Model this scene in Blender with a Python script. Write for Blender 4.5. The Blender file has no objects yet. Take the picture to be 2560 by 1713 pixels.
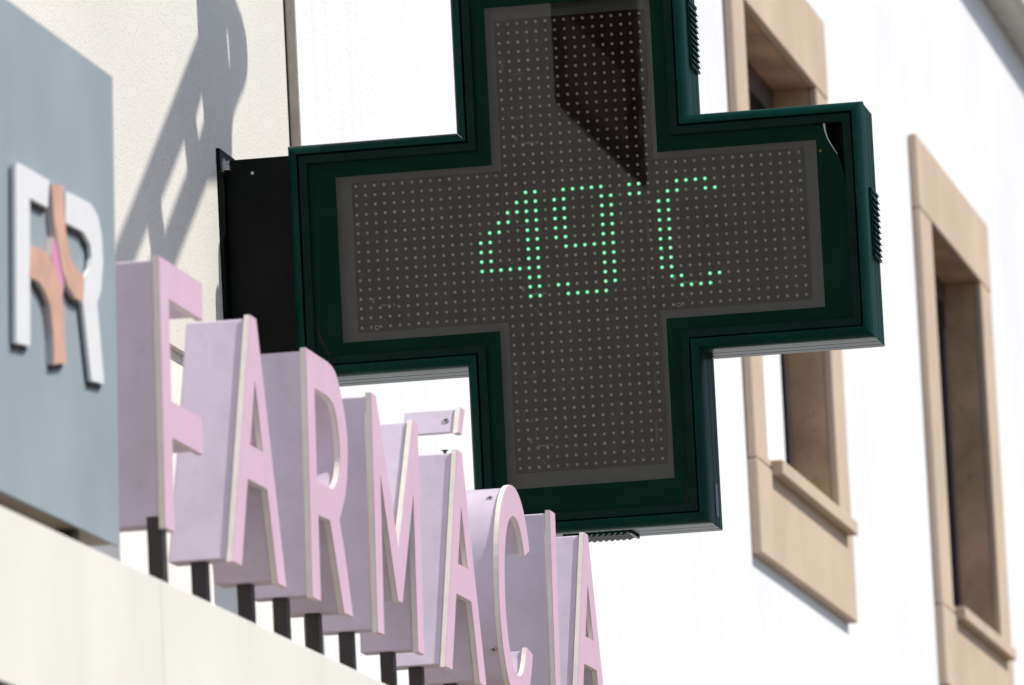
import bpy, bmesh, math, random
from mathutils import Vector, Matrix
from mathutils.geometry import tessellate_polygon

random.seed(7)
scene = bpy.context.scene
COL = scene.collection

# ------------------------------------------------------------------ camera, sky, sun, exposure
H = 4.075                      # height of the cross centre above the pavement; all z below are relative to it
SUN = Vector((1.0, 0.13, 1.28)).normalized()

cam_d = bpy.data.cameras.new("camera")
cam = bpy.data.objects.new("camera", cam_d)
COL.objects.link(cam)
RT = Vector((0.98324677, 0.17545154, -0.04942219))
DN = Vector((-0.07333818, 0.13255941, -0.98845815))
FW = Vector((-0.16687512, 0.97552281, 0.14320591))
m = Matrix((RT, -DN, -FW)).transposed().to_4x4()
m.translation = Vector((2.4914767, -15.4682022, -2.4747788 + H))
cam.matrix_world = m
cam_d.sensor_width = 36.0
cam_d.lens = 267.19
cam_d.clip_start = 0.1
cam_d.clip_end = 2000.0
cam_d.dof.use_dof = True
cam_d.dof.focus_distance = 15.6
cam_d.dof.aperture_fstop = 11.0
cam_d.dof.aperture_blades = 8
scene.camera = cam

world = bpy.data.worlds.new("World")
scene.world = world
world.use_nodes = True
wn = world.node_tree.nodes
wl = world.node_tree.links
wn.clear()
sky = wn.new("ShaderNodeTexSky")
sky.sky_type = 'NISHITA'
sky.sun_disc = False
sky.sun_elevation = math.asin(SUN.z)
sky.sun_rotation = math.atan2(SUN.x, SUN.y)
sky.air_density = 1.0
sky.dust_density = 1.8
sky.ozone_density = 2.5
bg = wn.new("ShaderNodeBackground")
bg.inputs[1].default_value = 0.13
wo = wn.new("ShaderNodeOutputWorld")
wl.new(sky.outputs[0], bg.inputs[0])
wl.new(bg.outputs[0], wo.inputs[0])

sun_d = bpy.data.lights.new("sun", 'SUN')
sun_d.energy = 4.2
sun_d.angle = math.radians(0.55)
sun_d.color = (1.0, 0.945, 0.865)
sun = bpy.data.objects.new("sun", sun_d)
COL.objects.link(sun)
sun.rotation_euler = SUN.to_track_quat('Z', 'Y').to_euler()
sun.location = (6, -4, 14)

scene.render.engine = 'CYCLES'
vs = scene.view_settings
vs.view_transform = 'Standard'
vs.look = 'None'
vs.exposure = 0.13
vs.gamma = 1.0
vs.use_curve_mapping = False

# ------------------------------------------------------------------ materials
def nodes_of(name):
    mt = bpy.data.materials.new(name)
    mt.use_nodes = True
    return mt, mt.node_tree.nodes, mt.node_tree.links, mt.node_tree.nodes["Principled BSDF"]

def make_mat(name, col, rough=0.6, spec=0.5, metal=0.0, var=0.06, vscale=3.0, bump=0.0, bscale=200.0,
             speck=0.0, sscale=300.0, speck_col=None, streak=0.0, coat=0.0):
    """procedural paint / stone / plaster: large soft mottling, optional dark specks, rain streaks and grain relief"""
    mt, N, L, P = nodes_of(name)
    tc = N.new("ShaderNodeTexCoord")
    n1 = N.new("ShaderNodeTexNoise"); n1.inputs["Scale"].default_value = vscale; n1.inputs["Detail"].default_value = 6
    L.new(tc.outputs["Object"], n1.inputs["Vector"])
    r = N.new("ShaderNodeMapRange")
    r.inputs[1].default_value = 0.3; r.inputs[2].default_value = 0.7
    r.inputs[3].default_value = 1.0 - var; r.inputs[4].default_value = 1.0 + var
    L.new(n1.outputs["Fac"], r.inputs[0])
    mul = N.new("ShaderNodeMix"); mul.data_type = 'RGBA'; mul.blend_type = 'MULTIPLY'
    mul.inputs[0].default_value = 1.0
    mul.inputs[6].default_value = (*col, 1)
    L.new(r.outputs[0], mul.inputs[7])
    out = mul.outputs[2]
    if streak > 0:
        mp = N.new("ShaderNodeMapping"); mp.inputs["Scale"].default_value = (14, 14, 0.9)
        L.new(tc.outputs["Object"], mp.inputs["Vector"])
        n3 = N.new("ShaderNodeTexNoise"); n3.inputs["Scale"].default_value = 1.0; n3.inputs["Detail"].default_value = 5
        L.new(mp.outputs[0], n3.inputs["Vector"])
        r3 = N.new("ShaderNodeMapRange"); r3.inputs[1].default_value = 0.5; r3.inputs[2].default_value = 0.78
        r3.inputs[3].default_value = 1.0; r3.inputs[4].default_value = 1.0 - streak
        L.new(n3.outputs["Fac"], r3.inputs[0])
        m3 = N.new("ShaderNodeMix"); m3.data_type = 'RGBA'; m3.blend_type = 'MULTIPLY'; m3.inputs[0].default_value = 1.0
        L.new(out, m3.inputs[6]); L.new(r3.outputs[0], m3.inputs[7]); out = m3.outputs[2]
    if speck > 0:
        n2 = N.new("ShaderNodeTexNoise"); n2.inputs["Scale"].default_value = sscale; n2.inputs["Detail"].default_value = 3
        n2.inputs["Roughness"].default_value = 0.65
        L.new(tc.outputs["Object"], n2.inputs["Vector"])
        r2 = N.new("ShaderNodeMapRange"); r2.inputs[1].default_value = 0.57; r2.inputs[2].default_value = 0.70
        r2.inputs[3].default_value = 0.0; r2.inputs[4].default_value = speck
        L.new(n2.outputs["Fac"], r2.inputs[0])
        m2 = N.new("ShaderNodeMix"); m2.data_type = 'RGBA'
        L.new(r2.outputs[0], m2.inputs[0]); L.new(out, m2.inputs[6])
        m2.inputs[7].default_value = (*(speck_col or tuple(c * 0.35 for c in col)), 1)
        out = m2.outputs[2]
    L.new(out, P.inputs["Base Color"])
    P.inputs["Roughness"].default_value = rough
    P.inputs["Metallic"].default_value = metal
    P.inputs["Specular IOR Level"].default_value = spec
    if coat > 0:
        P.inputs["Coat Weight"].default_value = coat; P.inputs["Coat Roughness"].default_value = 0.08
    if bump > 0:
        nb = N.new("ShaderNodeTexNoise"); nb.inputs["Scale"].default_value = bscale; nb.inputs["Detail"].default_value = 4
        L.new(tc.outputs["Object"], nb.inputs["Vector"])
        b = N.new("ShaderNodeBump"); b.inputs["Strength"].default_value = bump; b.inputs["Distance"].default_value = 0.004
        L.new(nb.outputs["Fac"], b.inputs["Height"]); L.new(b.outputs[0], P.inputs["Normal"])
    return mt

M = {}
M['stucco'] = make_mat('cream_stucco', (0.69, 0.672, 0.63), 0.95, 0.2, var=0.05, vscale=1.3, bump=0.3, bscale=170, speck=0.85, sscale=165, speck_col=(0.30, 0.28, 0.25))
M['stucco_white'] = make_mat('white_stucco', (0.84, 0.825, 0.78), 0.95, 0.2, var=0.03, vscale=2, bump=0.4, bscale=170, speck=0.5, sscale=190, speck_col=(0.45, 0.42, 0.38))
M['white_wall'] = make_mat('white_render', (0.745, 0.757, 0.775), 0.9, 0.25, var=0.045, vscale=0.9, bump=0.35, bscale=90, speck=0.10, sscale=30, streak=0.05)
M['wall_edge'] = make_mat('raw_render_edge', (0.45, 0.395, 0.34), 0.95, 0.2, var=0.15, vscale=9, bump=0.6, bscale=80)
M['stone'] = make_mat('sandstone', (0.53, 0.425, 0.32), 0.85, 0.25, var=0.09, vscale=2.2, bump=0.25, bscale=45, speck=0.22, sscale=26, speck_col=(0.42, 0.34, 0.25))
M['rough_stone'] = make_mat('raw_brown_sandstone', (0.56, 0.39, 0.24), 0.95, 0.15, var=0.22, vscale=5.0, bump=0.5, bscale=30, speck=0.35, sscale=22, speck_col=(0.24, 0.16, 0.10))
M['fascia'] = make_mat('offwhite_fascia', (0.70, 0.685, 0.63), 0.6, 0.35, var=0.05, vscale=2.5, bump=0.05, bscale=30, streak=0.025)
M['grey_panel'] = make_mat('blue_grey_panel', (0.283, 0.332, 0.355), 0.45, 0.4, var=0.07, vscale=4.0, streak=0.04)
M['panel_edge'] = make_mat('panel_edge_metal', (0.33, 0.29, 0.23), 0.5, 0.4)
M['pink'] = make_mat('pink_film', (0.645, 0.44, 0.555), 0.42, 0.4, var=0.045, vscale=7, speck=0.08, sscale=40, streak=0.035)
M['cream'] = make_mat('cream_pvc_edge', (0.80, 0.745, 0.68), 0.6, 0.3, var=0.06, vscale=30)
M['lilac'] = make_mat('lilac_return_paint', (0.605, 0.53, 0.63), 0.38, 0.45, streak=0.08, var=0.06, vscale=12, speck=0.16, sscale=32, speck_col=(0.36, 0.30, 0.34))
M['post'] = make_mat('dark_brown_post', (0.032, 0.025, 0.024), 0.45, 0.4, var=0.2, vscale=12)
M['screw'] = make_mat('zinc_screw', (0.55, 0.54, 0.55), 0.3, 0.5, metal=1.0)
M['screw_hole'] = make_mat('screw_recess', (0.02, 0.02, 0.025), 0.6)
M['green'] = make_mat('green_lacquer', (0.0022, 0.031, 0.023), 0.28, 0.055, var=0.12, vscale=14, speck=0.10, sscale=60, speck_col=(0.09, 0.11, 0.10))
M['green_flat'] = make_mat('green_satin_profile', (0.0035, 0.018, 0.013), 0.4, 0.06, var=0.25, vscale=14, speck=0.06, sscale=60, speck_col=(0.06, 0.07, 0.06))
M['green_film'] = make_mat('green_border_film', (0.004, 0.022, 0.013), 0.6, 0.03, var=0.15, vscale=10, speck=0.03, sscale=120, speck_col=(0.05, 0.06, 0.05))
M['black_metal'] = make_mat('black_steel', (0.006, 0.007, 0.006), 0.38, 0.07, var=0.3, vscale=9, speck=0.05, sscale=60, speck_col=(0.06, 0.06, 0.06))
M['box_dark'] = make_mat('cabinet_inside', (0.022, 0.014, 0.013), 0.8, 0.2)
M['grey_back'] = make_mat('grey_backing_plate', (0.165, 0.165, 0.14), 0.6, 0.2, var=0.08, vscale=15)
M['board'] = make_mat('brown_circuit_board', (0.052, 0.025, 0.022), 0.6, 0.12, var=0.14, vscale=18, speck=0.12, sscale=80, speck_col=(0.07, 0.05, 0.05))
M['silk'] = make_mat('board_print', (0.55, 0.54, 0.50), 0.7)
M['smudge'] = make_mat('flux_residue', (0.085, 0.07, 0.068), 0.7, var=0.3, vscale=120)
M['led_off'] = make_mat('unlit_led_epoxy', (0.86, 0.83, 0.66), 0.22, 0.6, var=0.25, vscale=60)
M['white_logo'] = make_mat('white_acrylic_logo', (0.80, 0.805, 0.82), 0.3, 0.5, var=0.03, vscale=20)
M['orange_logo'] = make_mat('copper_orange_logo', (0.60, 0.36, 0.265), 0.4, 0.4, var=0.12, vscale=22)
M['logo_side'] = make_mat('logo_side', (0.62, 0.53, 0.50), 0.5, 0.4)
M['pink_logo'] = make_mat('magenta_logo', (0.70, 0.27, 0.48), 0.4, 0.4)
M['shadow_and_trim'] = make_mat('dark_shadow_and_trim', (0.03, 0.022, 0.02), 0.6)
M['frame_dark'] = make_mat('dark_window_frame', (0.055, 0.045, 0.048), 0.4, 0.4, var=0.2, vscale=8)
M['curtain'] = make_mat('white_blind', (0.78, 0.80, 0.82), 0.8, 0.2)
M['cornice'] = make_mat('pale_cornice_plaster', (0.62, 0.59, 0.55), 0.9, 0.2, var=0.08, vscale=4, bump=0.2, bscale=50)
M['rooftile'] = make_mat('clay_roof', (0.36, 0.17, 0.10), 0.9, 0.2, var=0.2, vscale=6)
M['rust'] = make_mat('rust_spot', (0.16, 0.045, 0.015), 0.8)
M['chip'] = make_mat('broken_acrylic_edge', (0.42, 0.50, 0.46), 0.25, 0.6)
M['asphalt'] = make_mat('asphalt', (0.055, 0.054, 0.053), 0.9, 0.3, var=0.15, vscale=2, bump=0.4, bscale=60)
M['paving'] = make_mat('limestone_paving', (0.15, 0.135, 0.12), 0.85, 0.3, var=0.12, vscale=3, bump=0.4, bscale=30)
M['earth'] = make_mat('pale_ground', (0.12, 0.105, 0.085), 0.95, 0.2, var=0.15, vscale=0.4)

# thin clear acrylic / glass: transparency with a Fresnel mirror film
def glass_mat(name, tint, rough):
    mt = bpy.data.materials.new(name); mt.use_nodes = True
    N = mt.node_tree.nodes; L = mt.node_tree.links; N.clear()
    o = N.new("ShaderNodeOutputMaterial"); mix = N.new("ShaderNodeMixShader")
    t = N.new("ShaderNodeBsdfTransparent"); t.inputs[0].default_value = (*tint, 1)
    g = N.new("ShaderNodeBsdfGlossy"); g.inputs["Roughness"].default_value = rough * 0.25
    f = N.new("ShaderNodeFresnel"); f.inputs[0].default_value = 1.38
    L.new(f.outputs[0], mix.inputs[0]); L.new(t.outputs[0], mix.inputs[1]); L.new(g.outputs[0], mix.inputs[2])
    L.new(mix.outputs[0], o.inputs[0])
    return mt
M['acrylic'] = glass_mat('tinted_acrylic', (0.82, 0.82, 0.82), 0.015)
M['glass'] = make_mat('dark_window_glass', (0.012, 0.012, 0.014), 0.05, 0.6)

def emit_mat(name, col, s):
    mt, N, L, P = nodes_of(name)
    P.inputs["Base Color"].default_value = (0.5, 0.6, 0.5, 1)
    P.inputs["Emission Color"].default_value = (*col, 1)
    P.inputs["Emission Strength"].default_value = s
    P.inputs["Roughness"].default_value = 0.3
    return mt
M['led_core'] = emit_mat('lit_led_core', (0.20, 1.0, 0.48), 2.4)
M['led_rim_halo'] = emit_mat('lit_led_rim_halo', (0.0, 0.40, 0.12), 0.9)

# ------------------------------------------------------------------ mesh helpers (coordinates relative to the cross centre)
def wpos(o):
    p = Vector((0, 0, 0))
    while o is not None:
        p += o.location; o = o.parent
    return p

def thing(name, label, cat, loc, group=None):
    o = bpy.data.objects.new(name, None); COL.objects.link(o)
    o.empty_display_size = 0.1
    o.location = (loc[0], loc[1], loc[2] + H)
    o['label'] = label; o['category'] = cat
    if group: o['group'] = group
    return o

def link_mesh(name, me, parent=None, origin=None):
    o = bpy.data.objects.new(name, me); COL.objects.link(o)
    if parent is not None: o.parent = parent
    if origin is not None: o.location = origin
    return o

class MB:
    def __init__(s):
        s.v = []; s.f = []; s.mi = []
    def add(s, verts, faces, mi=0):
        b = len(s.v); s.v += [tuple(p) for p in verts]
        for q in faces:
            s.f.append([b + i for i in q]); s.mi.append(mi)
    def box(s, x0, x1, y0, y1, z0, z1, mi=0):
        v = [(x, y, z) for x in (x0, x1) for y in (y0, y1) for z in (z0, z1)]
        s.add(v, [(0, 1, 3, 2), (4, 6, 7, 5), (0, 4, 5, 1), (2, 3, 7, 6), (0, 2, 6, 4), (1, 5, 7, 3)], mi)
    def cyl(s, c, axis, r, h, n=12, mi=0, r2=None):
        a = Vector(axis).normalized(); u = a.orthogonal().normalized(); w = a.cross(u)
        r2 = r if r2 is None else r2
        c = Vector(c); lo = []; hi = []
        for i in range(n):
            t = 2 * math.pi * i / n; d = u * math.cos(t) + w * math.sin(t)
            lo.append(c + d * r); hi.append(c + a * h + d * r2)
        s.add(lo + hi, [(i, (i + 1) % n, n + (i + 1) % n, n + i) for i in range(n)] + [list(range(n))[::-1], list(range(n, 2 * n))], mi)
    def prism(s, outer, holes, fn, d0, d1, mi_front=0, mi_side=0, mi_back=None, caps=(True, True)):
        """extrude a 2-D polygon with holes; fn(a, b, d) -> xyz"""
        loops = [outer] + list(holes)
        pts = [p for lp in loops for p in lp]
        n = len(pts)
        tri = tessellate_polygon([[Vector((p[0], p[1], 0)) for p in lp] for lp in loops])
        vv = [fn(p[0], p[1], d0) for p in pts] + [fn(p[0], p[1], d1) for p in pts]
        if caps[0]: s.add(vv, [tuple(t) for t in tri], mi_front); base = len(s.v) - 2 * n
        else: s.add(vv, [], mi_front); base = len(s.v) - 2 * n
        if caps[1]:
            for t in tri:
                s.f.append([base + n + i for i in t[::-1]]); s.mi.append(mi_side if mi_back is None else mi_back)
        k = 0
        for lp in loops:
            c = len(lp)
            for i in range(c):
                j = (i + 1) % c
                s.f.append([base + k + i, base + k + j, base + n + k + j, base + n + k + i]); s.mi.append(mi_side)
            k += c
    def mesh(s, name, mats, origin, smooth=None):
        me = bpy.data.meshes.new(name)
        me.from_pydata([(p[0] - origin[0], p[1] - origin[1], p[2] + H - origin[2]) for p in s.v], [], s.f)
        for mt in mats: me.materials.append(mt)
        for p, i in zip(me.polygons, s.mi): p.material_index = i
        bm = bmesh.new(); bm.from_mesh(me)
        bmesh.ops.remove_doubles(bm, verts=bm.verts, dist=1e-6)
        bmesh.ops.recalc_face_normals(bm, faces=bm.faces); bm.to_mesh(me); bm.free()
        if smooth is not None:
            for p in me.polygons: p.use_smooth = True
            me.set_sharp_from_angle(angle=math.radians(smooth))
        me.update()
        return me
    def build(s, name, mats, parent=None, smooth=None, bevel=0.0):
        if not isinstance(mats, (list, tuple)): mats = [mats]
        if parent is None:
            xs = [p[0] for p in s.v]; ys = [p[1] for p in s.v]; zs = [p[2] for p in s.v]
            org = Vector(((min(xs) + max(xs)) / 2, (min(ys) + max(ys)) / 2, min(zs) + H))
            o = link_mesh(name, s.mesh(name, mats, org, smooth), None, org)
        else:
            o = link_mesh(name, s.mesh(name, mats, wpos(parent), smooth), parent)
        if bevel > 0:
            b = o.modifiers.new("bevel", 'BEVEL'); b.width = bevel; b.segments = 2; b.limit_method = 'ANGLE'
            b.angle_limit = math.radians(40)
        return o

def boxpart(name, mat, parent, x0, x1, y0, y1, z0, z1, bevel=0.0):
    mb = MB(); mb.box(x0, x1, y0, y1, z0, z1); return mb.build(name, mat, parent, bevel=bevel)

def offset_poly(poly, d):
    """move every edge of a closed polygon inwards by d (outwards for negative d); orientation independent"""
    n = len(poly)
    area = sum(poly[i][0] * poly[(i + 1) % n][1] - poly[(i + 1) % n][0] * poly[i][1] for i in range(n))
    sg = 1 if area > 0 else -1
    out = []
    for i in range(n):
        p0 = Vector(poly[i - 1]); p1 = Vector(poly[i]); p2 = Vector(poly[(i + 1) % n])
        e1 = (p1 - p0).normalized(); e2 = (p2 - p1).normalized()
        n1 = Vector((-e1.y, e1.x)) * sg; n2 = Vector((-e2.y, e2.x)) * sg
        k = 1 + n1.dot(n2)
        if k < 0.25: k = 0.25
        q = p1 + (n1 + n2) * (d / k)
        out.append((q.x, q.y))
    return out

# ------------------------------------------------------------------ ground (structure)
def sheet(name, mat, x0, x1, y0, y1, z, label=None):
    mb = MB(); mb.add([(x0, y0, z), (x1, y0, z), (x1, y1, z), (x0, y1, z)], [(0, 1, 2, 3)])
    o = mb.build(name, mat); o['kind'] = 'structure'; return o
G = -H
sheet('ground', M['earth'], -600, 600, -600, 600, G)
sheet('road', M['asphalt'], 3.2, 9.2, -300, 300, G + 0.004)
mb = MB(); mb.box(-1.2, 3.2, -60, 60, G + 0.002, G + 0.12)
o = mb.build('pavement', M['paving']); o['kind'] = 'structure'
mb = MB(); mb.box(9.2, 12.0, -60, 60, G + 0.002, G + 0.12)
o = mb.build('pavement', M['paving']); o['kind'] = 'structure'
GP = G + 0.12

# ------------------------------------------------------------------ pharmacy building: stucco wall, canopy, window beyond the frame
XW = -0.76            # face of the stucco wall
XV = XW + 0.0255      # face of the white neighbour's wall, a little proud
ph = thing('pharmacy_building', 'cream rough stucco shop wall behind the cross bracket, with off-white canopy fascia below', 'building', (XW, -5, GP))
fyz = lambda a, b, d: (d, a, b)
YC = 0.795            # corner between the two houses
ZS = -0.2365          # horizontal break in the render
mb = MB()
mb.prism([(-12.0, ZS), (YC, ZS), (YC, 4.2), (-12.0, 4.2)], [[(-5.95, 1.10), (-4.50, 1.10), (-4.50, 2.75), (-5.95, 2.75)]], fyz, XW, XW - 0.30)
mb.build('wall', M['stucco'], ph)
boxpart('lower_wall', M['stucco_white'], ph, XW - 0.30, XW - 0.017, -12.0, YC, GP, ZS)
boxpart('roof_edge', M['rooftile'], ph, XW - 0.4, XW + 0.14, -12.0, YC, 4.2, 4.32)
# window on the pharmacy wall (it shows as the dark shape mirrored in the cross)
fr = MB()
fr.box(XW - 0.24, XW - 0.17, -5.95, -5.88, 1.10, 2.75); fr.box(XW - 0.24, XW - 0.17, -4.58, -4.50, 1.10, 2.75)
fr.box(XW - 0.24, XW - 0.17, -5.88, -4.58, 1.38, 1.46); fr.box(XW - 0.24, XW - 0.17, -5.88, -4.58, 2.66, 2.75)
fr.box(XW - 0.24, XW - 0.17, -5.33, -5.27, 1.46, 2.66)
win = fr.build('window', M['frame_dark'], ph)
boxpart('pane', M['glass'], win, XW - 0.215, XW - 0.205, -5.88, -5.33, 1.46, 2.66)
boxpart('pane', M['glass'], win, XW - 0.215, XW - 0.205, -5.27, -4.58, 1.46, 2.66)
dk = make_mat('black_iron_paint', (0.012, 0.010, 0.010), 0.6, 0.2)
boxpart('sill', dk, win, XW - 0.16, XW + 0.010, -5.97, -4.46, 1.095, 1.150)
boxpart('jamb', dk, win, XW - 0.16, XW + 0.008, -4.63, -4.46, 1.152, 2.75)
boxpart('jamb', dk, win, XW - 0.16, XW + 0.008, -5.97, -5.85, 1.152, 2.75)
boxpart('bottom_panel', make_mat('brown_door_panel', (0.12, 0.080, 0.06), 0.6, var=0.2), win, XW - 0.05, XW - 0.02, -5.848, -4.632, 1.152, 1.40)

# canopy with fascia boards
XE = 0.10; ZE = -1.197
boxpart('canopy_roofing', make_mat('grey_roofing_felt', (0.24, 0.215, 0.195), 0.9, 0.2, var=0.2), ph, XW - 0.016, XE - 0.022, -9.2, 0.25, ZE - 0.0035, ZE - 0.0005)
boxpart('canopy_slab', M['fascia'], ph, XW - 0.017, XE - 0.021, -9.2, 0.25, -1.43, ZE - 0.004)
seams = [-9.2, -8.0, -6.9, -5.75, -4.645, -4.075, -3.0, -1.9, -0.8, 0.25]
for i in range(len(seams) - 1):
    boxpart('fascia_board', M['fascia'], ph, XE - 0.02, XE + random.uniform(-0.0006, 0.0006), seams[i] + 0.0002, seams[i + 1] - 0.0002, -1.437, ZE, bevel=0.0015)
boxpart('canopy_trim', M['shadow_and_trim'], ph, XE - 0.05, XE - 0.004, -9.2, 0.25, -1.47, -1.4385)

# ------------------------------------------------------------------ white neighbour with two stone-framed windows and a cornice
nb = thing('white_house', 'bright white rendered house wall with sandstone framed windows behind the cross', 'building', (XV, 10, GP))
XS = XV + 0.033
W1 = dict(oy0=7.575, oy1=9.815, iy0=7.84, iy1=9.53, oz0=0.197, oz1=2.258, iz0=0.526, iz1=1.982)
WD = (4.84, 0.022)
def shift(w, dy, dz): return {k: v + (dy if 'y' in k else dz) for k, v in w.items()}
W2 = shift(W1, *WD)
W2['oy0'] -= 0.06; W2['oy1'] += 0.03; W2['iy0'] += 0.03; W2['iy1'] -= 0.03; W2['oz1'] += 0.005
holes = []
for w in (W1, W2):
    holes.append([(w['oy0'] + 0.02, w['oz0'] + 0.02), (w['oy1'] - 0.02, w['oz0'] + 0.02), (w['oy1'] - 0.02, w['oz1'] - 0.02), (w['oy0'] + 0.02, w['oz1'] - 0.02)])
mb = MB()
mb.prism([(YC - 0.030, GP), (26.0, GP), (26.0, 3.9), (YC - 0.030, 3.9)], holes, fyz, XV, XV - 0.024)
mb.prism([(YC + 0.002, GP), (26.0, GP), (26.0, 3.9), (YC + 0.002, 3.9)], holes, fyz, XV - 0.024, XV - 0.45)
wallm = mb.build('wall', M['white_wall'], nb)
boxpart('wall_end', M['wall_edge'], nb, XW + 0.0005, XV - 0.0015, YC - 0.034, YC - 0.0305, -0.32, 3.9)
boxpart('wall_joint', M['shadow_and_trim'], nb, XW + 0.0004, XW + 0.0035, YC - 0.0365, YC - 0.0345, -0.32, 3.9)
boxpart('room_back', M['box_dark'], nb, XV - 1.4, XV - 1.36, 6, 18, -0.6, 3.2)

def stone_window(w, blind):
    xb = XS - 0.30; xg = XS - 0.150
    f = MB()
    f.box(xg - 0.05, xg, w['iy0'], w['iy0'] + 0.07, w['iz0'], w['iz1']); f.box(xg - 0.05, xg, w['iy1'] - 0.085, w['iy1'] - 0.001, w['iz0'], w['iz1'])
    f.box(xg - 0.05, xg, w['iy0'] + 0.07, w['iy1'] - 0.085, w['iz1'] - 0.09, w['iz1']); f.box(xg - 0.05, xg, w['iy0'] + 0.07, w['iy1'] - 0.085, w['iz0'], w['iz0'] + 0.09)
    ym = (w['iy0'] + w['iy1']) / 2
    f.box(xg - 0.045, xg + 0.004, ym - 0.05, ym + 0.05, w['iz0'] + 0.09, w['iz1'] - 0.09)
    win = f.build('window', M['frame_dark'], nb)
    boxpart('pane', M['glass'], win, xg - 0.03, xg - 0.024, w['iy0'] + 0.07, ym - 0.05, w['iz0'] + 0.09, w['iz1'] - 0.09)
    boxpart('pane', M['glass'], win, xg - 0.03, xg - 0.024, ym + 0.05, w['iy1'] - 0.085, w['iz0'] + 0.09, w['iz1'] - 0.09)
    if blind:
        boxpart('roller_blind', M['curtain'], win, xg + 0.008, xg + 0.014, w['iy0'] + 0.02, w['iy1'] - 0.30, w['iz0'] + 0.01, w['iz1'] - 0.42)
    g = 0.0010
    boxpart('lintel', M['stone'], win, XS - 0.030, XS, w['oy0'], w['oy1'], w['iz1'] + g, w['oz1'], bevel=0.006)
    xr = XS - 0.030
    for y0, y1, q0, q1 in ((w['oy0'], w['iy0'], w['oy0'] + 0.03, w['iy0'] - 0.003), (w['iy1'], w['oy1'], w['iy1'] + 0.003, w['oy1'] - 0.03)):
        boxpart('jamb', M['stone'], win, xr, XS - 0.0015, y0, y1, w['iz0'] - 0.03, w['iz1'] - g, bevel=0.006)
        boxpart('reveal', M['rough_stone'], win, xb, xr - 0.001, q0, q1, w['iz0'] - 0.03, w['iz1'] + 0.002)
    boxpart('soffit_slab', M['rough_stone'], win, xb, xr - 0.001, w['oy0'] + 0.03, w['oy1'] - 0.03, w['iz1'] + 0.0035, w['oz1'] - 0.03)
    boxpart('apron', M['stone'], win, xb, XS, w['oy0'], w['oy1'], w['oz0'], w['iz0'] - 0.03 - 2 * g, bevel=0.006)
    s = MB(); s.box(xg, XS - 0.0025, w['iy0'] + 0.003, w['iy1'] - 0.003, w['iz0'] - 0.026, w['iz0'] - 0.001)
    s.box(XS - 0.0025, XS + 0.036, w['iy0'] + 0.05, w['iy1'] + 0.14, w['iz0'] - 0.050, w['iz0'] - 0.003)
    s.build('sill', M['stone'], win, bevel=0.004)
stone_window(W1, True)
stone_window(W2, False)
# cornice under the eaves
prof = [(0.0, 3.335), (0.115, 3.335), (0.142, 3.355), (0.142, 3.46), (0.16, 3.50), (0.20, 3.58), (0.20, 3.66), (0.0, 3.66)]
mb = MB()
mb.prism(prof, [], lambda a, b, d: (XV + 0.0008 + a, d, b), YC + 0.01, 26.0)
mb.build('cornice', M['cornice'], nb, smooth=30)
boxpart('roof_edge', M['rooftile'], nb, XV - 0.5, XV + 0.30, YC, 26.0, 3.9, 4.0)
boxpart('eave_board', M['cornice'], nb, XV + 0.0008, XV + 0.26, YC + 0.012, 26.0, 3.662, 3.898)

# unseen house added at the street's far end to darken the cabinet side's reflection
fh = thing('reflection_house', 'unseen ochre house added at the far end of the street for reflections', 'house', (9, 30, G))
ochre = make_mat('ochre_render', (0.17, 0.12, 0.09), 0.9, 0.2, var=0.1, vscale=1)
holes = [[(x, z), (x + 1.0, z), (x + 1.0, z + 1.5), (x, z + 1.5)] for x in (5.2, 8.2, 11.2) for z in (G + 1.0, G + 4.2, G + 7.4, G + 10.0)]
mb = MB(); mb.prism([(4.0, G), (14.0, G), (14.0, 8.2), (4.0, 8.2)], holes, lambda a, b, d: (a, d, b), 30.0, 30.3); mb.build('wall', ochre, fh)
for h in holes: boxpart('window', M['glass'], fh, h[0][0], h[1][0], 30.12, 30.16, h[0][1], h[2][1])
boxpart('side_wall', ochre, fh, 4.0, 4.3, 30.3, 38.0, G, 8.2); boxpart('side_wall', ochre, fh, 13.7, 14.0, 30.3, 38.0, G, 8.2)
mb = MB(); mb.prism([(29.7, 8.2), (38.3, 8.2), (34.0, 10.0)], [], lambda a, b, d: (d, a, b), 3.8, 14.2); mb.build('roof', M['rooftile'], fh)

# ------------------------------------------------------------------ the LED pharmacy cross
cr = thing('pharmacy_cross', 'dark green pharmacy cross with LED display reading 49°C, on a black wall bracket', 'pharmacy cross', (0, 0.04, -0.613))
CZ = -0.003
A0, B0 = 0.610, 0.248
def cross_ring(a, b, cz=CZ):
    return [(b, a + cz), (b, b + cz), (a, b + cz), (a, -b + cz), (b, -b + cz), (b, -a + cz), (-b, -a + cz), (-b, -b + cz), (-a, -b + cz), (-a, b + cz), (-b, b + cz), (-b, a + cz)]
PROFILE = [(0.004, 0.150), (0.0015, 0.147), (0.0015, 0.1115), (0.0045, 0.1105), (0.0045, 0.1070), (0.0015, 0.1060), (0.0015, 0.0635), (0.0045, 0.0625), (0.0045, 0.0590), (0.0015, 0.0580),
           (0.0015, 0.0210), (0.0035, 0.0200), (0.0035, 0.0165), (0.0008, 0.0135), (0.0, 0.002), (0.0, -0.008), (0.0012, -0.016), (0.004, -0.0235), (0.0085, -0.0295), (0.0145, -0.0335), (0.0205, -0.0345),
           (0.0217, -0.0335), (0.0217, -0.020), (0.0250, -0.020), (0.0250, -0.0290), (0.0262, -0.030), (0.0405, -0.030), (0.0422, -0.0285), (0.0422, -0.0175)]
rings = [cross_ring(A0 - o, B0 - o) for o, y in PROFILE]
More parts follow.
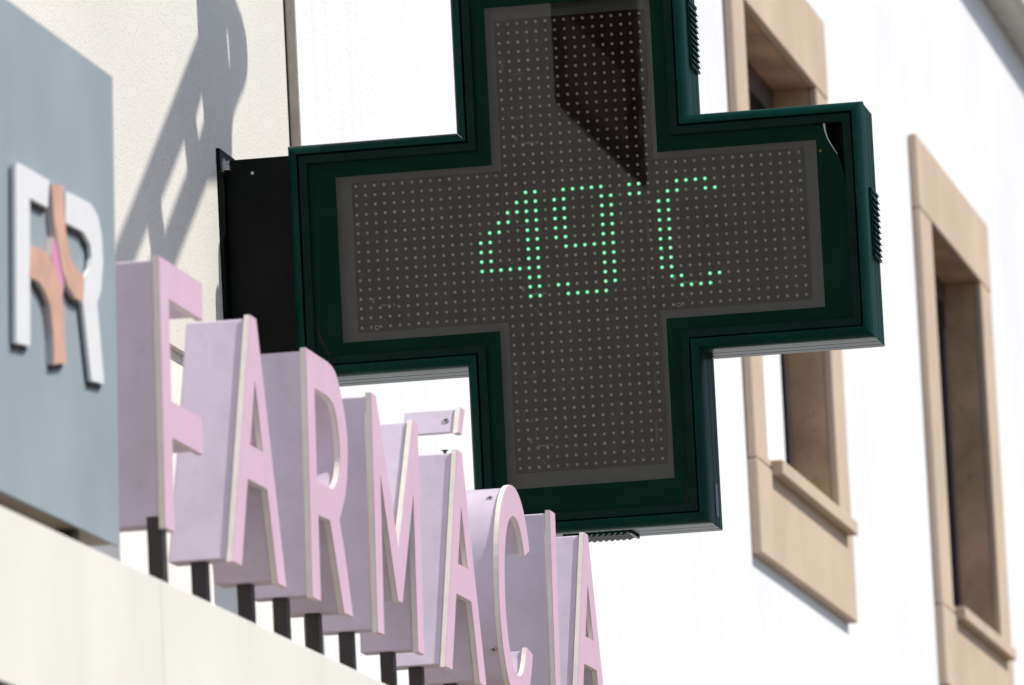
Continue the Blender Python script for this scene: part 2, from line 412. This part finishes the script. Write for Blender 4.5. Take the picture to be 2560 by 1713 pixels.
for i in range(12):
    j = (i + 1) % 12
    mb = MB()
    va = []; vb = []
    for (o, y), rg in zip(PROFILE, rings):
        a = Vector(rg[i]); b = Vector(rg[j]); d = (b - a).normalized() * 0.00025
        a2, b2 = a + d, b - d
        va.append((a2.x, y, a2.y)); vb.append((b2.x, y, b2.y))
    n = len(va)
    mb.add(va + vb, [(k, k + 1, n + k + 1, n + k) for k in range(21)])
    mb.add(va + vb, [(k, k + 1, n + k + 1, n + k) for k in range(21, n - 1)], 1)
    mb.build('frame_bar', [M['green'], M['green_flat']], cr, smooth=38)
fxz = lambda a, b, d: (a, d, b)
mb = MB(); mb.prism(cross_ring(A0 - 0.0048, B0 - 0.0048), [], fxz, 0.134, 0.149); mb.build('back_cover', M['green'], cr)
# inner tray: sides of the cabinet seen through the acrylic
mb = MB(); mb.prism(cross_ring(A0 - 0.012, B0 - 0.012), [cross_ring(A0 - 0.040, B0 - 0.040)], fxz, -0.015, 0.132); mb.build('cabinet_side', M['box_dark'], cr)
mb = MB(); mb.prism(cross_ring(A0 - 0.041, B0 - 0.041), [], fxz, 0.030, 0.034); mb.build('cabinet_floor', M['box_dark'], cr)
mb = MB(); mb.prism(cross_ring(0.524, 0.190), [], fxz, 0.0075, 0.012); mb.build('backing_plate', M['grey_back'], cr)
# green film border with a broken corner
WA, WB, WZ = 0.5095, 0.1757, -0.0055
ring_o = cross_ring(A0 - 0.0405, B0 - 0.0405)
broken = []
for k, p in enumerate(ring_o):
    if k == 2:
        broken += [(0.488, p[1]), (0.515, 0.2005), (0.5272, 0.2030), (0.5300, 0.1870), (0.5345, 0.1700), (0.5430, 0.1530), (0.5525, 0.1360), (0.5600, 0.1150), (0.5650, 0.0930), (0.5666, 0.074), (p[0], 0.066)]
    else: broken.append(p)
mb = MB(); mb.prism(broken, [cross_ring(WA, WB, WZ)], fxz, -0.0200, -0.0172); bo = mb.build('green_border', M['green_film'], cr)
mb = MB(); mb.prism([(0.5255, 0.2045), (0.5305, 0.2035), (0.5312, 0.1870), (0.5352, 0.1705), (0.5440, 0.1530), (0.5532, 0.1362), (0.5524, 0.1362), (0.5420, 0.1530), (0.5332, 0.1705), (0.5285, 0.1870)], [], fxz, -0.0212, -0.0165)
mb.build('broken_edge', M['chip'], bo)
mb = MB(); mb.cyl((0.5175, -0.0207, 0.146), (0, 1, 0), 0.0034, 0.0006, 9); mb.build('rust_spot', M['rust'], bo)
# chips in the film near the corners
for (pts) in ([(0.2046, -0.245), (0.2066, -0.247), (0.2062, -0.300), (0.2040, -0.285)], [(0.2052, 0.243), (0.2072, 0.250), (0.2068, 0.312), (0.2040, 0.290)],
              [(-0.5660, -0.130), (-0.5560, -0.165), (-0.5380, -0.205), (-0.5430, -0.2062), (-0.5600, -0.172), (-0.5672, -0.136)],
              [(0.2040, -0.520), (0.1990, -0.545), (0.1920, -0.566), (0.1990, -0.566), (0.2045, -0.545)]):
    mb = MB(); mb.prism(pts, [], fxz, -0.0204, -0.0196); mb.build('film_tear', M['box_dark'], bo)
# clear acrylic front
mb = MB(); mb.prism(cross_ring(WA, WB, WZ), [], fxz, -0.0195, -0.0170); mb.build('acrylic_front', M['acrylic'], cr)

# LED boards 16 x 16
LIT = {2: [18, 19, 22, 23, 24, 25, 26, 29, 30, 34, 35, 36, 37], 3: [17, 18, 19, 21, 22, 26, 27, 29, 30, 33, 34, 37, 38], 4: [16, 17, 18, 19, 21, 22, 26, 27, 32, 33],
       5: [15, 16, 18, 19, 21, 22, 26, 27, 32, 33], 6: [14, 15, 18, 19, 21, 22, 26, 27, 32, 33], 7: [13, 14, 18, 19, 21, 22, 26, 27, 32, 33],
       8: [13, 14, 18, 19, 22, 23, 24, 25, 26, 27, 32, 33], 9: [13, 14, 18, 19, 26, 27, 32, 33], 10: [13, 14, 15, 16, 17, 18, 19, 26, 27, 32, 33],
       11: [18, 19, 26, 27, 32, 33], 12: [18, 19, 21, 22, 26, 27, 33, 34, 37, 38], 13: [18, 19, 22, 23, 24, 25, 26, 34, 35, 36, 37]}
PT = 0.02
def dome(mb, x, z, r, depth, n=8, y0=0.0, mi=(0, 0), tilt=(0, 0)):
    """LED lens: short skirt and rounded nose pointing to the street (-Y)"""
    prof = [(1.0, 0.0), (1.0, 0.35), (0.86, 0.68), (0.5, 0.92)]
    vs_ = []
    for rr, h in prof:
        for i in range(n):
            t = 2 * math.pi * i / n
            vs_.append((x + r * rr * math.cos(t) + tilt[0] * h, y0 - depth * h, z + r * rr * math.sin(t) + tilt[1] * h))
    vs_.append((x + tilt[0], y0 - depth, z + tilt[1]))
    f1 = []
    for k in range(3):
        for i in range(n):
            f1.append((k * n + i, k * n + (i + 1) % n, (k + 1) * n + (i + 1) % n, (k + 1) * n + i))
    mb.add(vs_, f1[:n], mi[1])
    b = len(mb.v) - len(vs_)
    for q in f1[n:]:
        mb.f.append([b + i for i in q]); mb.mi.append(mi[0])
    for i in range(n):
        mb.f.append([b + 3 * n + i, b + 3 * n + (i + 1) % n, b + 4 * n]); mb.mi.append(mi[0])
# shared mesh of one lit diode
tmp = MB(); dome(tmp, 0, 0, 0.0023, 0.0050, n=12, mi=(0, 1))
n0 = 16
for ring_r0, ring_r1 in ((0.0023, 0.0047),):
    pts = [(ring_r0 * math.cos(2 * math.pi * i / n0), -0.0004, ring_r0 * math.sin(2 * math.pi * i / n0)) for i in range(n0)] + \
          [(ring_r1 * math.cos(2 * math.pi * i / n0), -0.0004, ring_r1 * math.sin(2 * math.pi * i / n0)) for i in range(n0)]
    tmp.add(pts, [(i, (i + 1) % n0, n0 + (i + 1) % n0, n0 + i) for i in range(n0)], 1)  # flat emissive ring painting the green halo around a lit diode
lit_me = tmp.mesh('lit_diode', [M['led_core'], M['led_rim_halo']], Vector((0, 0, H)), smooth=60)
boards = [(0, 0), (16, 0), (32, 0), (16, -16), (16, 16)]
for bc, br in boards:
    x0 = (bc - 24) * PT; z1 = -(br - 8) * PT
    g = 0.0005
    mb = MB(); mb.box(x0 + g, x0 + 16 * PT - g, 0.0, 0.0030, z1 - 16 * PT + g, z1 - g)
    bd = mb.build('led_board', M['board'], cr)
    org = wpos(bd)
    off = MB()
    for r in range(16):
        for c in range(16):
            gc, gr = bc + c, br + r
            x = (gc - 23.5) * PT; z = -(gr - 7.5) * PT
            if gr in LIT and gc in LIT[gr]:
                o = link_mesh('lit_diode', lit_me, bd, Vector((x, -0.0002, z + H)) - org)
            else:
                dome(off, x + random.gauss(0, 0.00025), z + random.gauss(0, 0.00025), 0.0034, 0.0056, n=8, y0=-0.0001,
                     tilt=(random.gauss(0, 0.0004), random.gauss(0, 0.0004)))
    oo = off.build('unlit_diodes', M['led_off'], bd, smooth=60); oo['kind'] = 'stuff'
    # printed marks and flux smudges of the board
    pr = MB()
    for k in range(9):
        px = x0 + 0.052 + k * 0.0032 + (0.003 if k > 6 else 0); pr.box(px, px + 0.0011, -0.0006, -0.0001, z1 - 0.268, z1 - 0.263 + random.uniform(-.001, .001))
    for k in range(4): pr.box(x0 + 0.032, x0 + 0.038, -0.0006, -0.0001, z1 - 0.250 - k * 0.0027, z1 - 0.2488 - k * 0.0027)
    for (dx, dz) in ((0.013, 0.085), (0.013, 0.092), (0.302, 0.085), (0.302, 0.092), (0.013, 0.195), (0.302, 0.245), (0.058, 0.295), (0.062, 0.301), (0.110, 0.213)):
        pr.box(x0 + dx, x0 + dx + 0.0026, -0.0006, -0.0001, z1 - dz - 0.0030, z1 - dz - 0.0022); pr.box(x0 + dx, x0 + dx + 0.0008, -0.0006, -0.0001, z1 - dz - 0.0022, z1 - dz)
    pr.build('board_print', M['silk'], bd)['kind'] = 'stuff'
    if br == 0 and bc != 16:
        t = MB(); n1 = 18; cx, cz = x0 + 0.0405, z1 - 0.3115
        v = []
        for k in range(n1):
            a = 2 * math.pi * k / n1; v += [(cx + 0.0030 * math.cos(a), -0.0012, cz + 0.0030 * math.sin(a)), (cx + 0.0047 * math.cos(a), -0.0012, cz + 0.0047 * math.sin(a)), (cx + 0.0047 * math.cos(a), -0.0001, cz + 0.0047 * math.sin(a)), (cx + 0.0030 * math.cos(a), -0.0001, cz + 0.0030 * math.sin(a))]
        t.add(v, [(4 * k + i, 4 * ((k + 1) % n1) + i, 4 * ((k + 1) % n1) + (i + 1) % 4, 4 * k + (i + 1) % 4) for k in range(n1) for i in range(4)])
        t.build('hole_ring', M['silk'], bd)
    if bc == 16:
        sm = MB()
        for (dx, dz, w, h) in ((0.010, 0.09, 0.008, 0.022), (0.022, 0.115, 0.040, 0.006), (0.020, 0.185, 0.006, 0.030), (0.024, 0.205, 0.034, 0.011), (0.045, 0.225, 0.005, 0.030), (0.043, 0.262, 0.009, 0.010), (0.300, 0.12, 0.008, 0.055), (0.296, 0.22, 0.009, 0.06), (0.118, 0.135, 0.012, 0.005)):
            cxx, czz = x0 + dx + w / 2, z1 - dz - h / 2
            pts = []
            for k in range(11):
                a = 2 * math.pi * k / 11; q = random.uniform(0.65, 1.1)
                pts.append((cxx + w / 2 * q * math.cos(a), czz + h / 2 * q * math.sin(a)))
            sm.prism(pts, [], fxz, -0.0003, -0.00005)
        sm.build('flux_smudges', M['smudge'], bd)['kind'] = 'stuff'

# ventilation louvres on the cabinet sides
def louvre(kind, s, c):
    """kind 'x': on a side facing s*X centred at z=c; kind 'z': on the underside centred at x=c"""
    def P(along, out, y):
        if kind[0] == 'x':
            base = (A0 if kind == 'xa' else B0) - 0.0015
            return (s * (base + out), y, c + along + CZ)
        return (c + along, y, CZ - (A0 - 0.0015) - out)
    def bx(mb, l0, l1, o0, o1, y0, y1):
        v = [P(l, o, y) for l in (l0, l1) for o in (o0, o1) for y in (y0, y1)]
        mb.add(v, [(0, 1, 3, 2), (4, 6, 7, 5), (0, 4, 5, 1), (2, 3, 7, 6), (0, 2, 6, 4), (1, 5, 7, 3)])
    mb = MB(); bx(mb, -0.072, 0.072, 0.0004, 0.0035, 0.026, 0.138)
    bx(mb, -0.072, -0.066, 0.0035, 0.006, 0.026, 0.138); bx(mb, 0.066, 0.072, 0.0035, 0.006, 0.026, 0.138)
    lv = mb.build('louvre', M['green'], cr)
    for k in range(10):
        l0 = -0.060 + k * 0.0125
        sl = MB()
        prof = [(l0 + 0.010, 0.0036), (l0, 0.0036), (l0 - 0.0025, 0.0075), (l0 - 0.001, 0.0085), (l0 + 0.004, 0.0062)]
        sl.prism(prof, [], lambda a, b, d: P(a, b, d), 0.033, 0.131)
        sl.build('slat', M['green'], lv)
louvre('xa', 1, 0.0)
louvre('xb', 1, 0.43)
louvre('xb', -1, 0.43)
louvre('z', 1, 0.0)
boxpart('sticker', make_mat('grey_lilac_sticker', (0.20, 0.19, 0.24), 0.6), cr, B0 - 0.0013, B0 - 0.0004, 0.066, 0.100, -0.590, -0.520)
# wall bracket
boxpart('bracket', M['black_metal'], cr, XW + 0.009, -A0 + 0.0008, 0.004, 0.094, -0.232, 0.2285, bevel=0.002)
fl = boxpart('flange', M['black_metal'], cr, XW + 0.0005, XW + 0.0085, -0.034, 0.124, -0.25, 0.250, bevel=0.001)
for z in (0.214, -0.214):
    for y in (-0.016,):
        b = MB(); b.cyl((XW + 0.0086, y + 0.012, z), (1, 0, 0), 0.019, 0.003, 16); b.cyl((XW + 0.0116, y + 0.012, z), (1, 0, 0), 0.0125, 0.012, 6)
        b.build('bolt', M['screw'], fl)
s = MB(); s.cyl((-0.691, 0.0038, 0.197), (0, -1, 0), 0.0036, 0.002, 12); s.build('rivet', M['screw'], cr)

# ------------------------------------------------------------------ channel letters
ZT = -0.666; LH = 0.417; ZB = ZT - LH; TL = -0.018
XL = 0.05
def lp(yo, zo=0.0):
    def f(a, b, d):
        z = ZB + zo + b
        return (XL + d + TL * (ZT - z), yo + a, z)
    return f
K = LH / 0.421
def sc(pts): return [(a, b * K) for a, b in pts]
def arc(cx, cz, rx, rz, a0, a1, n, p=2.0):
    out = []
    for i in range(n + 1):
        t = math.radians(a0 + (a1 - a0) * i / n); c, s_ = math.cos(t), math.sin(t)
        out.append((cx + rx * math.copysign(abs(c) ** (2 / p), c), cz + rz * math.copysign(abs(s_) ** (2 / p), s_)))
    return out
def spline(pts, closed=False, n=5):
    out = []
    for i in range(len(pts) - 1):
        p0 = Vector(pts[max(i - 1, 0)]); p1 = Vector(pts[i]); p2 = Vector(pts[i + 1]); p3 = Vector(pts[min(i + 2, len(pts) - 1)])
        for k in range(n):
            t = k / n
            q = 0.5 * ((2 * p1) + (p2 - p0) * t + (2 * p0 - 5 * p1 + 4 * p2 - p3) * t * t + (3 * p1 - p0 - 3 * p2 + p3) * t ** 3)
            out.append((q.x, q.y))
    out.append(tuple(pts[-1]))
    return out

SH = {}
SH['F'] = (sc([(0, 0), (.0645, 0), (.0645, .146), (.281, .146), (.281, .204), (.0645, .204), (.0645, .361), (.305, .361), (.305, .421), (0, .421)]), [])
SH['A'] = (sc([(-.2075, 0), (-.1385, 0), (-.0745, .147), (.0745, .147), (.1385, 0), (.2075, 0), (.0235, .421), (-.0235, .421)]), [sc([(-.0485, .206), (.0485, .206), (0, .317)])])
SH['R'] = (sc([(0, 0), (.069, 0), (.0665, .145), (.164, .147), (.266, 0), (.343, 0), (.281, .112), (.247, .157)] +
              spline([(.247, .157), (.303, .205), (.323, .240), (.336, .285), (.329, .328), (.301, .369), (.262, .403), (.230, .416), (.184, .421)])[1:] + [(0, .421)]),
           [sc([(.0635, .204), (.200, .205)] + spline([(.200, .205), (.244, .228), (.2655, .259), (.264, .293), (.251, .325), (.221, .351), (.170, .360)])[1:] + [(.0635, .360)])])
SH['M'] = (sc([(0, 0), (.058, 0), (.065, .283), (.193, .074), (.236, .074), (.368, .283), (.372, 0), (.43, 0), (.43, .421), (.386, .421), (.215, .168), (.044, .421), (0, .421)]), [])
outer = arc(.186, .2105, .186, .2105, 27, 333, 44, 2.15)
inner = arc(.188, .207, .122, .154, 326, 33, 40, 2.15)
SH['C'] = (sc(outer + inner), [])
SH['I'] = (sc([(0, 0), (.060, 0), (.060, .421), (0, .421)]), [])
LETTERS = [('F', 'F', -4.332, 0.0, [0.02, ], 'pink letter F on posts, first of the word, beside the grey sign panel'),
           ('A', 'A', -3.645, 0.0, [-0.172, 0.172], 'plain pink letter A standing between the F and the R'),
           ('R', 'R', -3.226, 0.006, [0.034, 0.300], 'pink letter R with rounded bowl, between the first A and the M'),
           ('M', 'M', -2.668, 0.002, [0.028, 0.400], 'wide pink letter M in the middle of the word'),
           ('A', 'accented_A', -1.828, 0.0, [-0.172, 0.172], 'pink letter A under a separate acute accent bar'),
           ('C', 'C', -1.456, 0.0, [0.13, 0.25], 'curved pink letter C in front of the lower arm of the green cross'),
           ('I', 'I', -0.853, 0.0, [0.03], 'narrow straight pink letter I between the C and the last A'),
           ('A', 'A', -0.425, 0.0, [-0.172, 0.172], 'last pink letter A at the right end of the word')]
def screw(parent, c, ax, r=0.0068):
    ax = Vector(ax).normalized(); c = Vector(c)
    mb = MB(); mb.cyl(c, ax, r, 0.0018, 16, r2=r * 0.8)
    o = mb.build('screw', M['screw'], parent, smooth=50)
    mb = MB(); mb.cyl(c + ax * 0.0018, ax, r * 0.36, 0.0007, 8); mb.build('screw_socket', M['screw_hole'], o)
for key, kind, yo, zo, posts, label in LETTERS:
    ol, hl = SH[key]
    ys = [p[0] for p in ol]; yc = yo + (min(ys) + max(ys)) / 2
    lt = thing('channel_letter', label, 'letter', (XL - 0.06, yc, ZE), 'pink channel letters spelling FARMÁCIA on the canopy')
    f = lp(yo, zo)
    TH = 0.0100
    mb = MB(); mb.prism(ol, hl, f, -0.0012, -TH)
    pl = mb.build('face_plate', M['cream'], lt)
    mb = MB(); mb.prism(offset_poly(ol, 0.0006), [offset_poly(h, -0.0006) for h in hl], f, 0.0, -0.0011)
    mb.build('face_film', M['pink'], pl)
    INS = 0.0052
    mb = MB(); mb.prism(offset_poly(ol, INS), [offset_poly(h, -INS) for h in hl], f, -TH - 0.0004, -0.106)
    rs = mb.build('return_shell', M['lilac'], lt, smooth=32)
    bv = rs.modifiers.new("bevel", 'BEVEL'); bv.width = 0.003; bv.segments = 2; bv.limit_method = 'ANGLE'; bv.angle_limit = math.radians(60)
    # bottom closing strip of cream board
    for py in posts:
        x = 0.012 if key == 'F' else -0.030
        boxpart('post', M['post'], lt, x, x + 0.024, yo + py - 0.016, yo + py + 0.016, ZE - 0.004, ZB + zo + (0.02 if key != 'C' else 0.05), bevel=0.002)
    if kind == 'accented_A':
        ac = [(-.004, .450), (.034, .450), (.074, .502), (.032, .502)]
        ac = [(a - .004, b * 1.0) for a, b in ac]
        mb = MB(); mb.prism(ac, [], f, -0.0012, -TH); ap = mb.build('accent_plate', M['cream'], lt)
        mb = MB(); mb.prism(offset_poly(ac, 0.0006), [], f, 0.0, -0.0011); mb.build('accent_film', M['pink'], ap)
        mb = MB(); mb.prism(offset_poly(ac, 0.004), [], f, -TH - 0.0004, -0.106); sh = mb.build('accent_shell', M['lilac'], lt)
        b = MB(); b.cyl((XL - 0.11, yo + 0.010, ZB + 0.36), (0, 0.02, 1), 0.004, 0.110, 10); b.build('accent_rod', M['post'], lt)
        e = Vector((0, ac[3][0] - ac[0][0], ac[3][1] - ac[0][1])).normalized(); nrm = Vector((0, -e.z, e.y))
        pm = (ac[0][0] * .45 + ac[3][0] * .55, ac[0][1] * .45 + ac[3][1] * .55)
        q = Vector(f(pm[0], pm[1], -0.026)) - nrm * 0.004 * 1.0
        screw(ap, q + nrm * 0.0002, nrm)
        b = MB(); b.cyl((XL - 0.026, yo - 0.006, ZT - 0.0052), (0, 0, 1), 0.003, 0.006, 8); b.cyl((XL - 0.026, yo - 0.006, ZT + 0.0008), (0, 0, 1), 0.006, 0.0018, 10); b.build('top_screw', M['screw_hole'], lt)
    if key == 'C':
        for ang, d in ((122, -0.027), (214, -0.020)):
            t = math.radians(ang); pt = arc(.186, .2105, .1808, .2053, ang, ang, 1, 2.15)[0]
            nrm = Vector((0, math.cos(t) / .186, math.sin(t) / .2105)).normalized()
            screw(rs, Vector(f(pt[0], pt[1] * K, d)) + nrm * 0.0002, nrm)

# ------------------------------------------------------------------ blue-grey sign panel with raised emblem
sg = thing('wall_sign', 'flat blue grey sign panel with raised white and orange FR emblem at the left edge', 'sign', (0.03, -5.4, ZE))
def sp(a, b, d): return (0.06 + d + TL * (ZT - b), a, b)
mb = MB(); mb.prism([(-6.35, -1.150), (-4.690, -1.150), (-4.660, -0.448), (-6.35, -0.448)], [], sp, 0.0, -0.006)
mb.build('panel', M['grey_panel'], sg)
mb = MB(); mb.prism([(-6.347, -1.147), (-4.693, -1.147), (-4.663, -0.451), (-6.347, -0.451)], [], sp, -0.0062, -0.062)
mb.build('panel_box', M['panel_edge'], sg)
for y in (-6.1, -5.45, -4.9):
    boxpart('post', M['post'], sg, 0.008, 0.036, y - 0.016, y + 0.016, ZE - 0.004, -1.10)
LOGO = [('emblem_letter', M['white_logo'], [(-5.367, -0.6911), (-5.3391, -0.6867), (-5.1661, -0.6842), (-5.1796, -0.7246), (-5.2876, -0.7277), (-5.3051, -0.9391), (-5.3864, -0.9455)], False),
        ('emblem_letter', M['white_logo'], [(-5.0655, -0.6834), (-5.0021, -0.6805), (-4.9082, -0.6777), (-4.8646, -0.6896), (-4.8423, -0.7164), (-4.8392, -0.7531), (-4.8559, -0.7972), (-4.8832, -0.8195), (-4.8503, -0.9338), (-4.9306, -0.9396), (-4.9736, -0.832), (-4.9598, -0.7934), (-4.9233, -0.7744), (-4.9115, -0.7566), (-4.9176, -0.7391), (-4.9578, -0.7266), (-5.0702, -0.7297)], False),
        ('emblem_ribbon', M['orange_logo'], [(-5.1521, -0.6866), (-5.0745, -0.6768), (-5.0743, -0.703), (-5.0684, -0.7408), (-5.0412, -0.7777), (-5.0035, -0.7894), (-4.9643, -0.7895), (-4.9704, -0.8293), (-5.0175, -0.8313), (-5.0648, -0.8198), (-5.0965, -0.7993), (-5.1176, -0.7707), (-5.1384, -0.7399)], True),
        ('emblem_ribbon', M['orange_logo'], [(-5.2848, -0.7952), (-5.2518, -0.7904), (-5.2142, -0.7894), (-5.1675, -0.7938), (-5.1309, -0.8088), (-5.0997, -0.8315), (-5.0903, -0.8618), (-5.0876, -0.9022), (-5.0811, -0.933), (-5.1588, -0.9454), (-5.1591, -0.9005), (-5.1742, -0.8622), (-5.2011, -0.848), (-5.2331, -0.8391), (-5.2936, -0.8388)], True),
        ('emblem_accent', M['pink_logo'], [(-5.1404, -0.7605), (-5.1253, -0.7718), (-5.1057, -0.7961), (-5.0839, -0.8179), (-5.096, -0.8423), (-5.109, -0.8283), (-5.1401, -0.8056), (-5.1576, -0.7901)], True)]
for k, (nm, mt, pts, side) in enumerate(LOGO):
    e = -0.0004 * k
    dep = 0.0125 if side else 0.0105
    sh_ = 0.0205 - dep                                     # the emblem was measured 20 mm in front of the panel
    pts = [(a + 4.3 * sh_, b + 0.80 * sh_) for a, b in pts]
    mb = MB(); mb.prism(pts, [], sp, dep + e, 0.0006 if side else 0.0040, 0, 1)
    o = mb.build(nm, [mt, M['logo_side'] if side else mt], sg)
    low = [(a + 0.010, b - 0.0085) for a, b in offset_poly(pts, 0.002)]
    mb = MB(); mb.prism(low, [], sp, 0.0036, 0.0003); mb.build('shadow_and_trim', M['shadow_and_trim'], o)  # dark layer set low and right to imitate the shadow under each piece

# ------------------------------------------------------------------ unseen lattice plate added above the frame to cast the shadow on the stucco
K1, K2 = SUN.y / SUN.x, SUN.z / SUN.x
ZA = 1.95
def cast(y, z):
    t = (ZA - z) / K2
    return (XW + t, y + K1 * t)
la = thing('shadow_caster', 'unseen black lattice plate added above the frame to cast a shadow on the stucco', 'shadow caster', (XW, 0.1, ZA - 0.3))
outl = [(-0.16, 1.92), (-0.16, 0.97), (-0.1605, 0.4573), (-1.0258, -0.1123), (-1.60, -0.49), (-1.15, -0.52), (-0.4673, -0.0564), (-0.1346, 0.1581), (0.10, 0.20), (0.132, 0.255), (0.142, 0.310), (0.165, 0.350), (0.220, 0.388), (0.290, 0.430), (0.330, 0.465), (0.345, 0.505), (0.338, 0.545), (0.300, 0.580), (0.2072, 0.622), (0.15, 0.68), (0.14, 0.97), (0.14, 1.92)]
hol = [[(0.131, 0.530), (0.143, 0.450), (0.156, 0.452), (0.147, 0.528)],
       [(-0.1480, 0.3440), (-0.226, 0.2770), (-0.1970, 0.2330), (-0.1340, 0.2840)],
       [(-0.343, 0.2130), (-0.6000, 0.0450), (-0.5700, -0.0170), (-0.3225, 0.1480)],
       [(-0.729, -0.0270), (-1.00, -0.205), (-0.97, -0.265), (-0.700, -0.0850)]]
fxy = lambda a, b, d: (a, b, d)
mb = MB(); mb.prism([cast(*p) for p in outl], [[cast(*p) for p in h] for h in hol], fxy, ZA, ZA + 0.012)
mb.build('arm', M['black_metal'], la)  # flat plate cut to the shadow's outline, carried back along the sun
boxpart('caster_mount', M['black_metal'], la, XW + 0.0005, XW + 0.02, -0.16, 0.16, ZA - 0.10, ZA + 0.10, bevel=0.002)
hd = [(-1.045, -0.55), (-1.02, -0.86), (-1.9, -0.90), (-1.9, -0.50)]
mb = MB(); mb.prism([cast(*p) for p in hd], [], fxy, ZA - 0.01, ZA + 0.09); mb.build('caster_end', M['black_metal'], la)
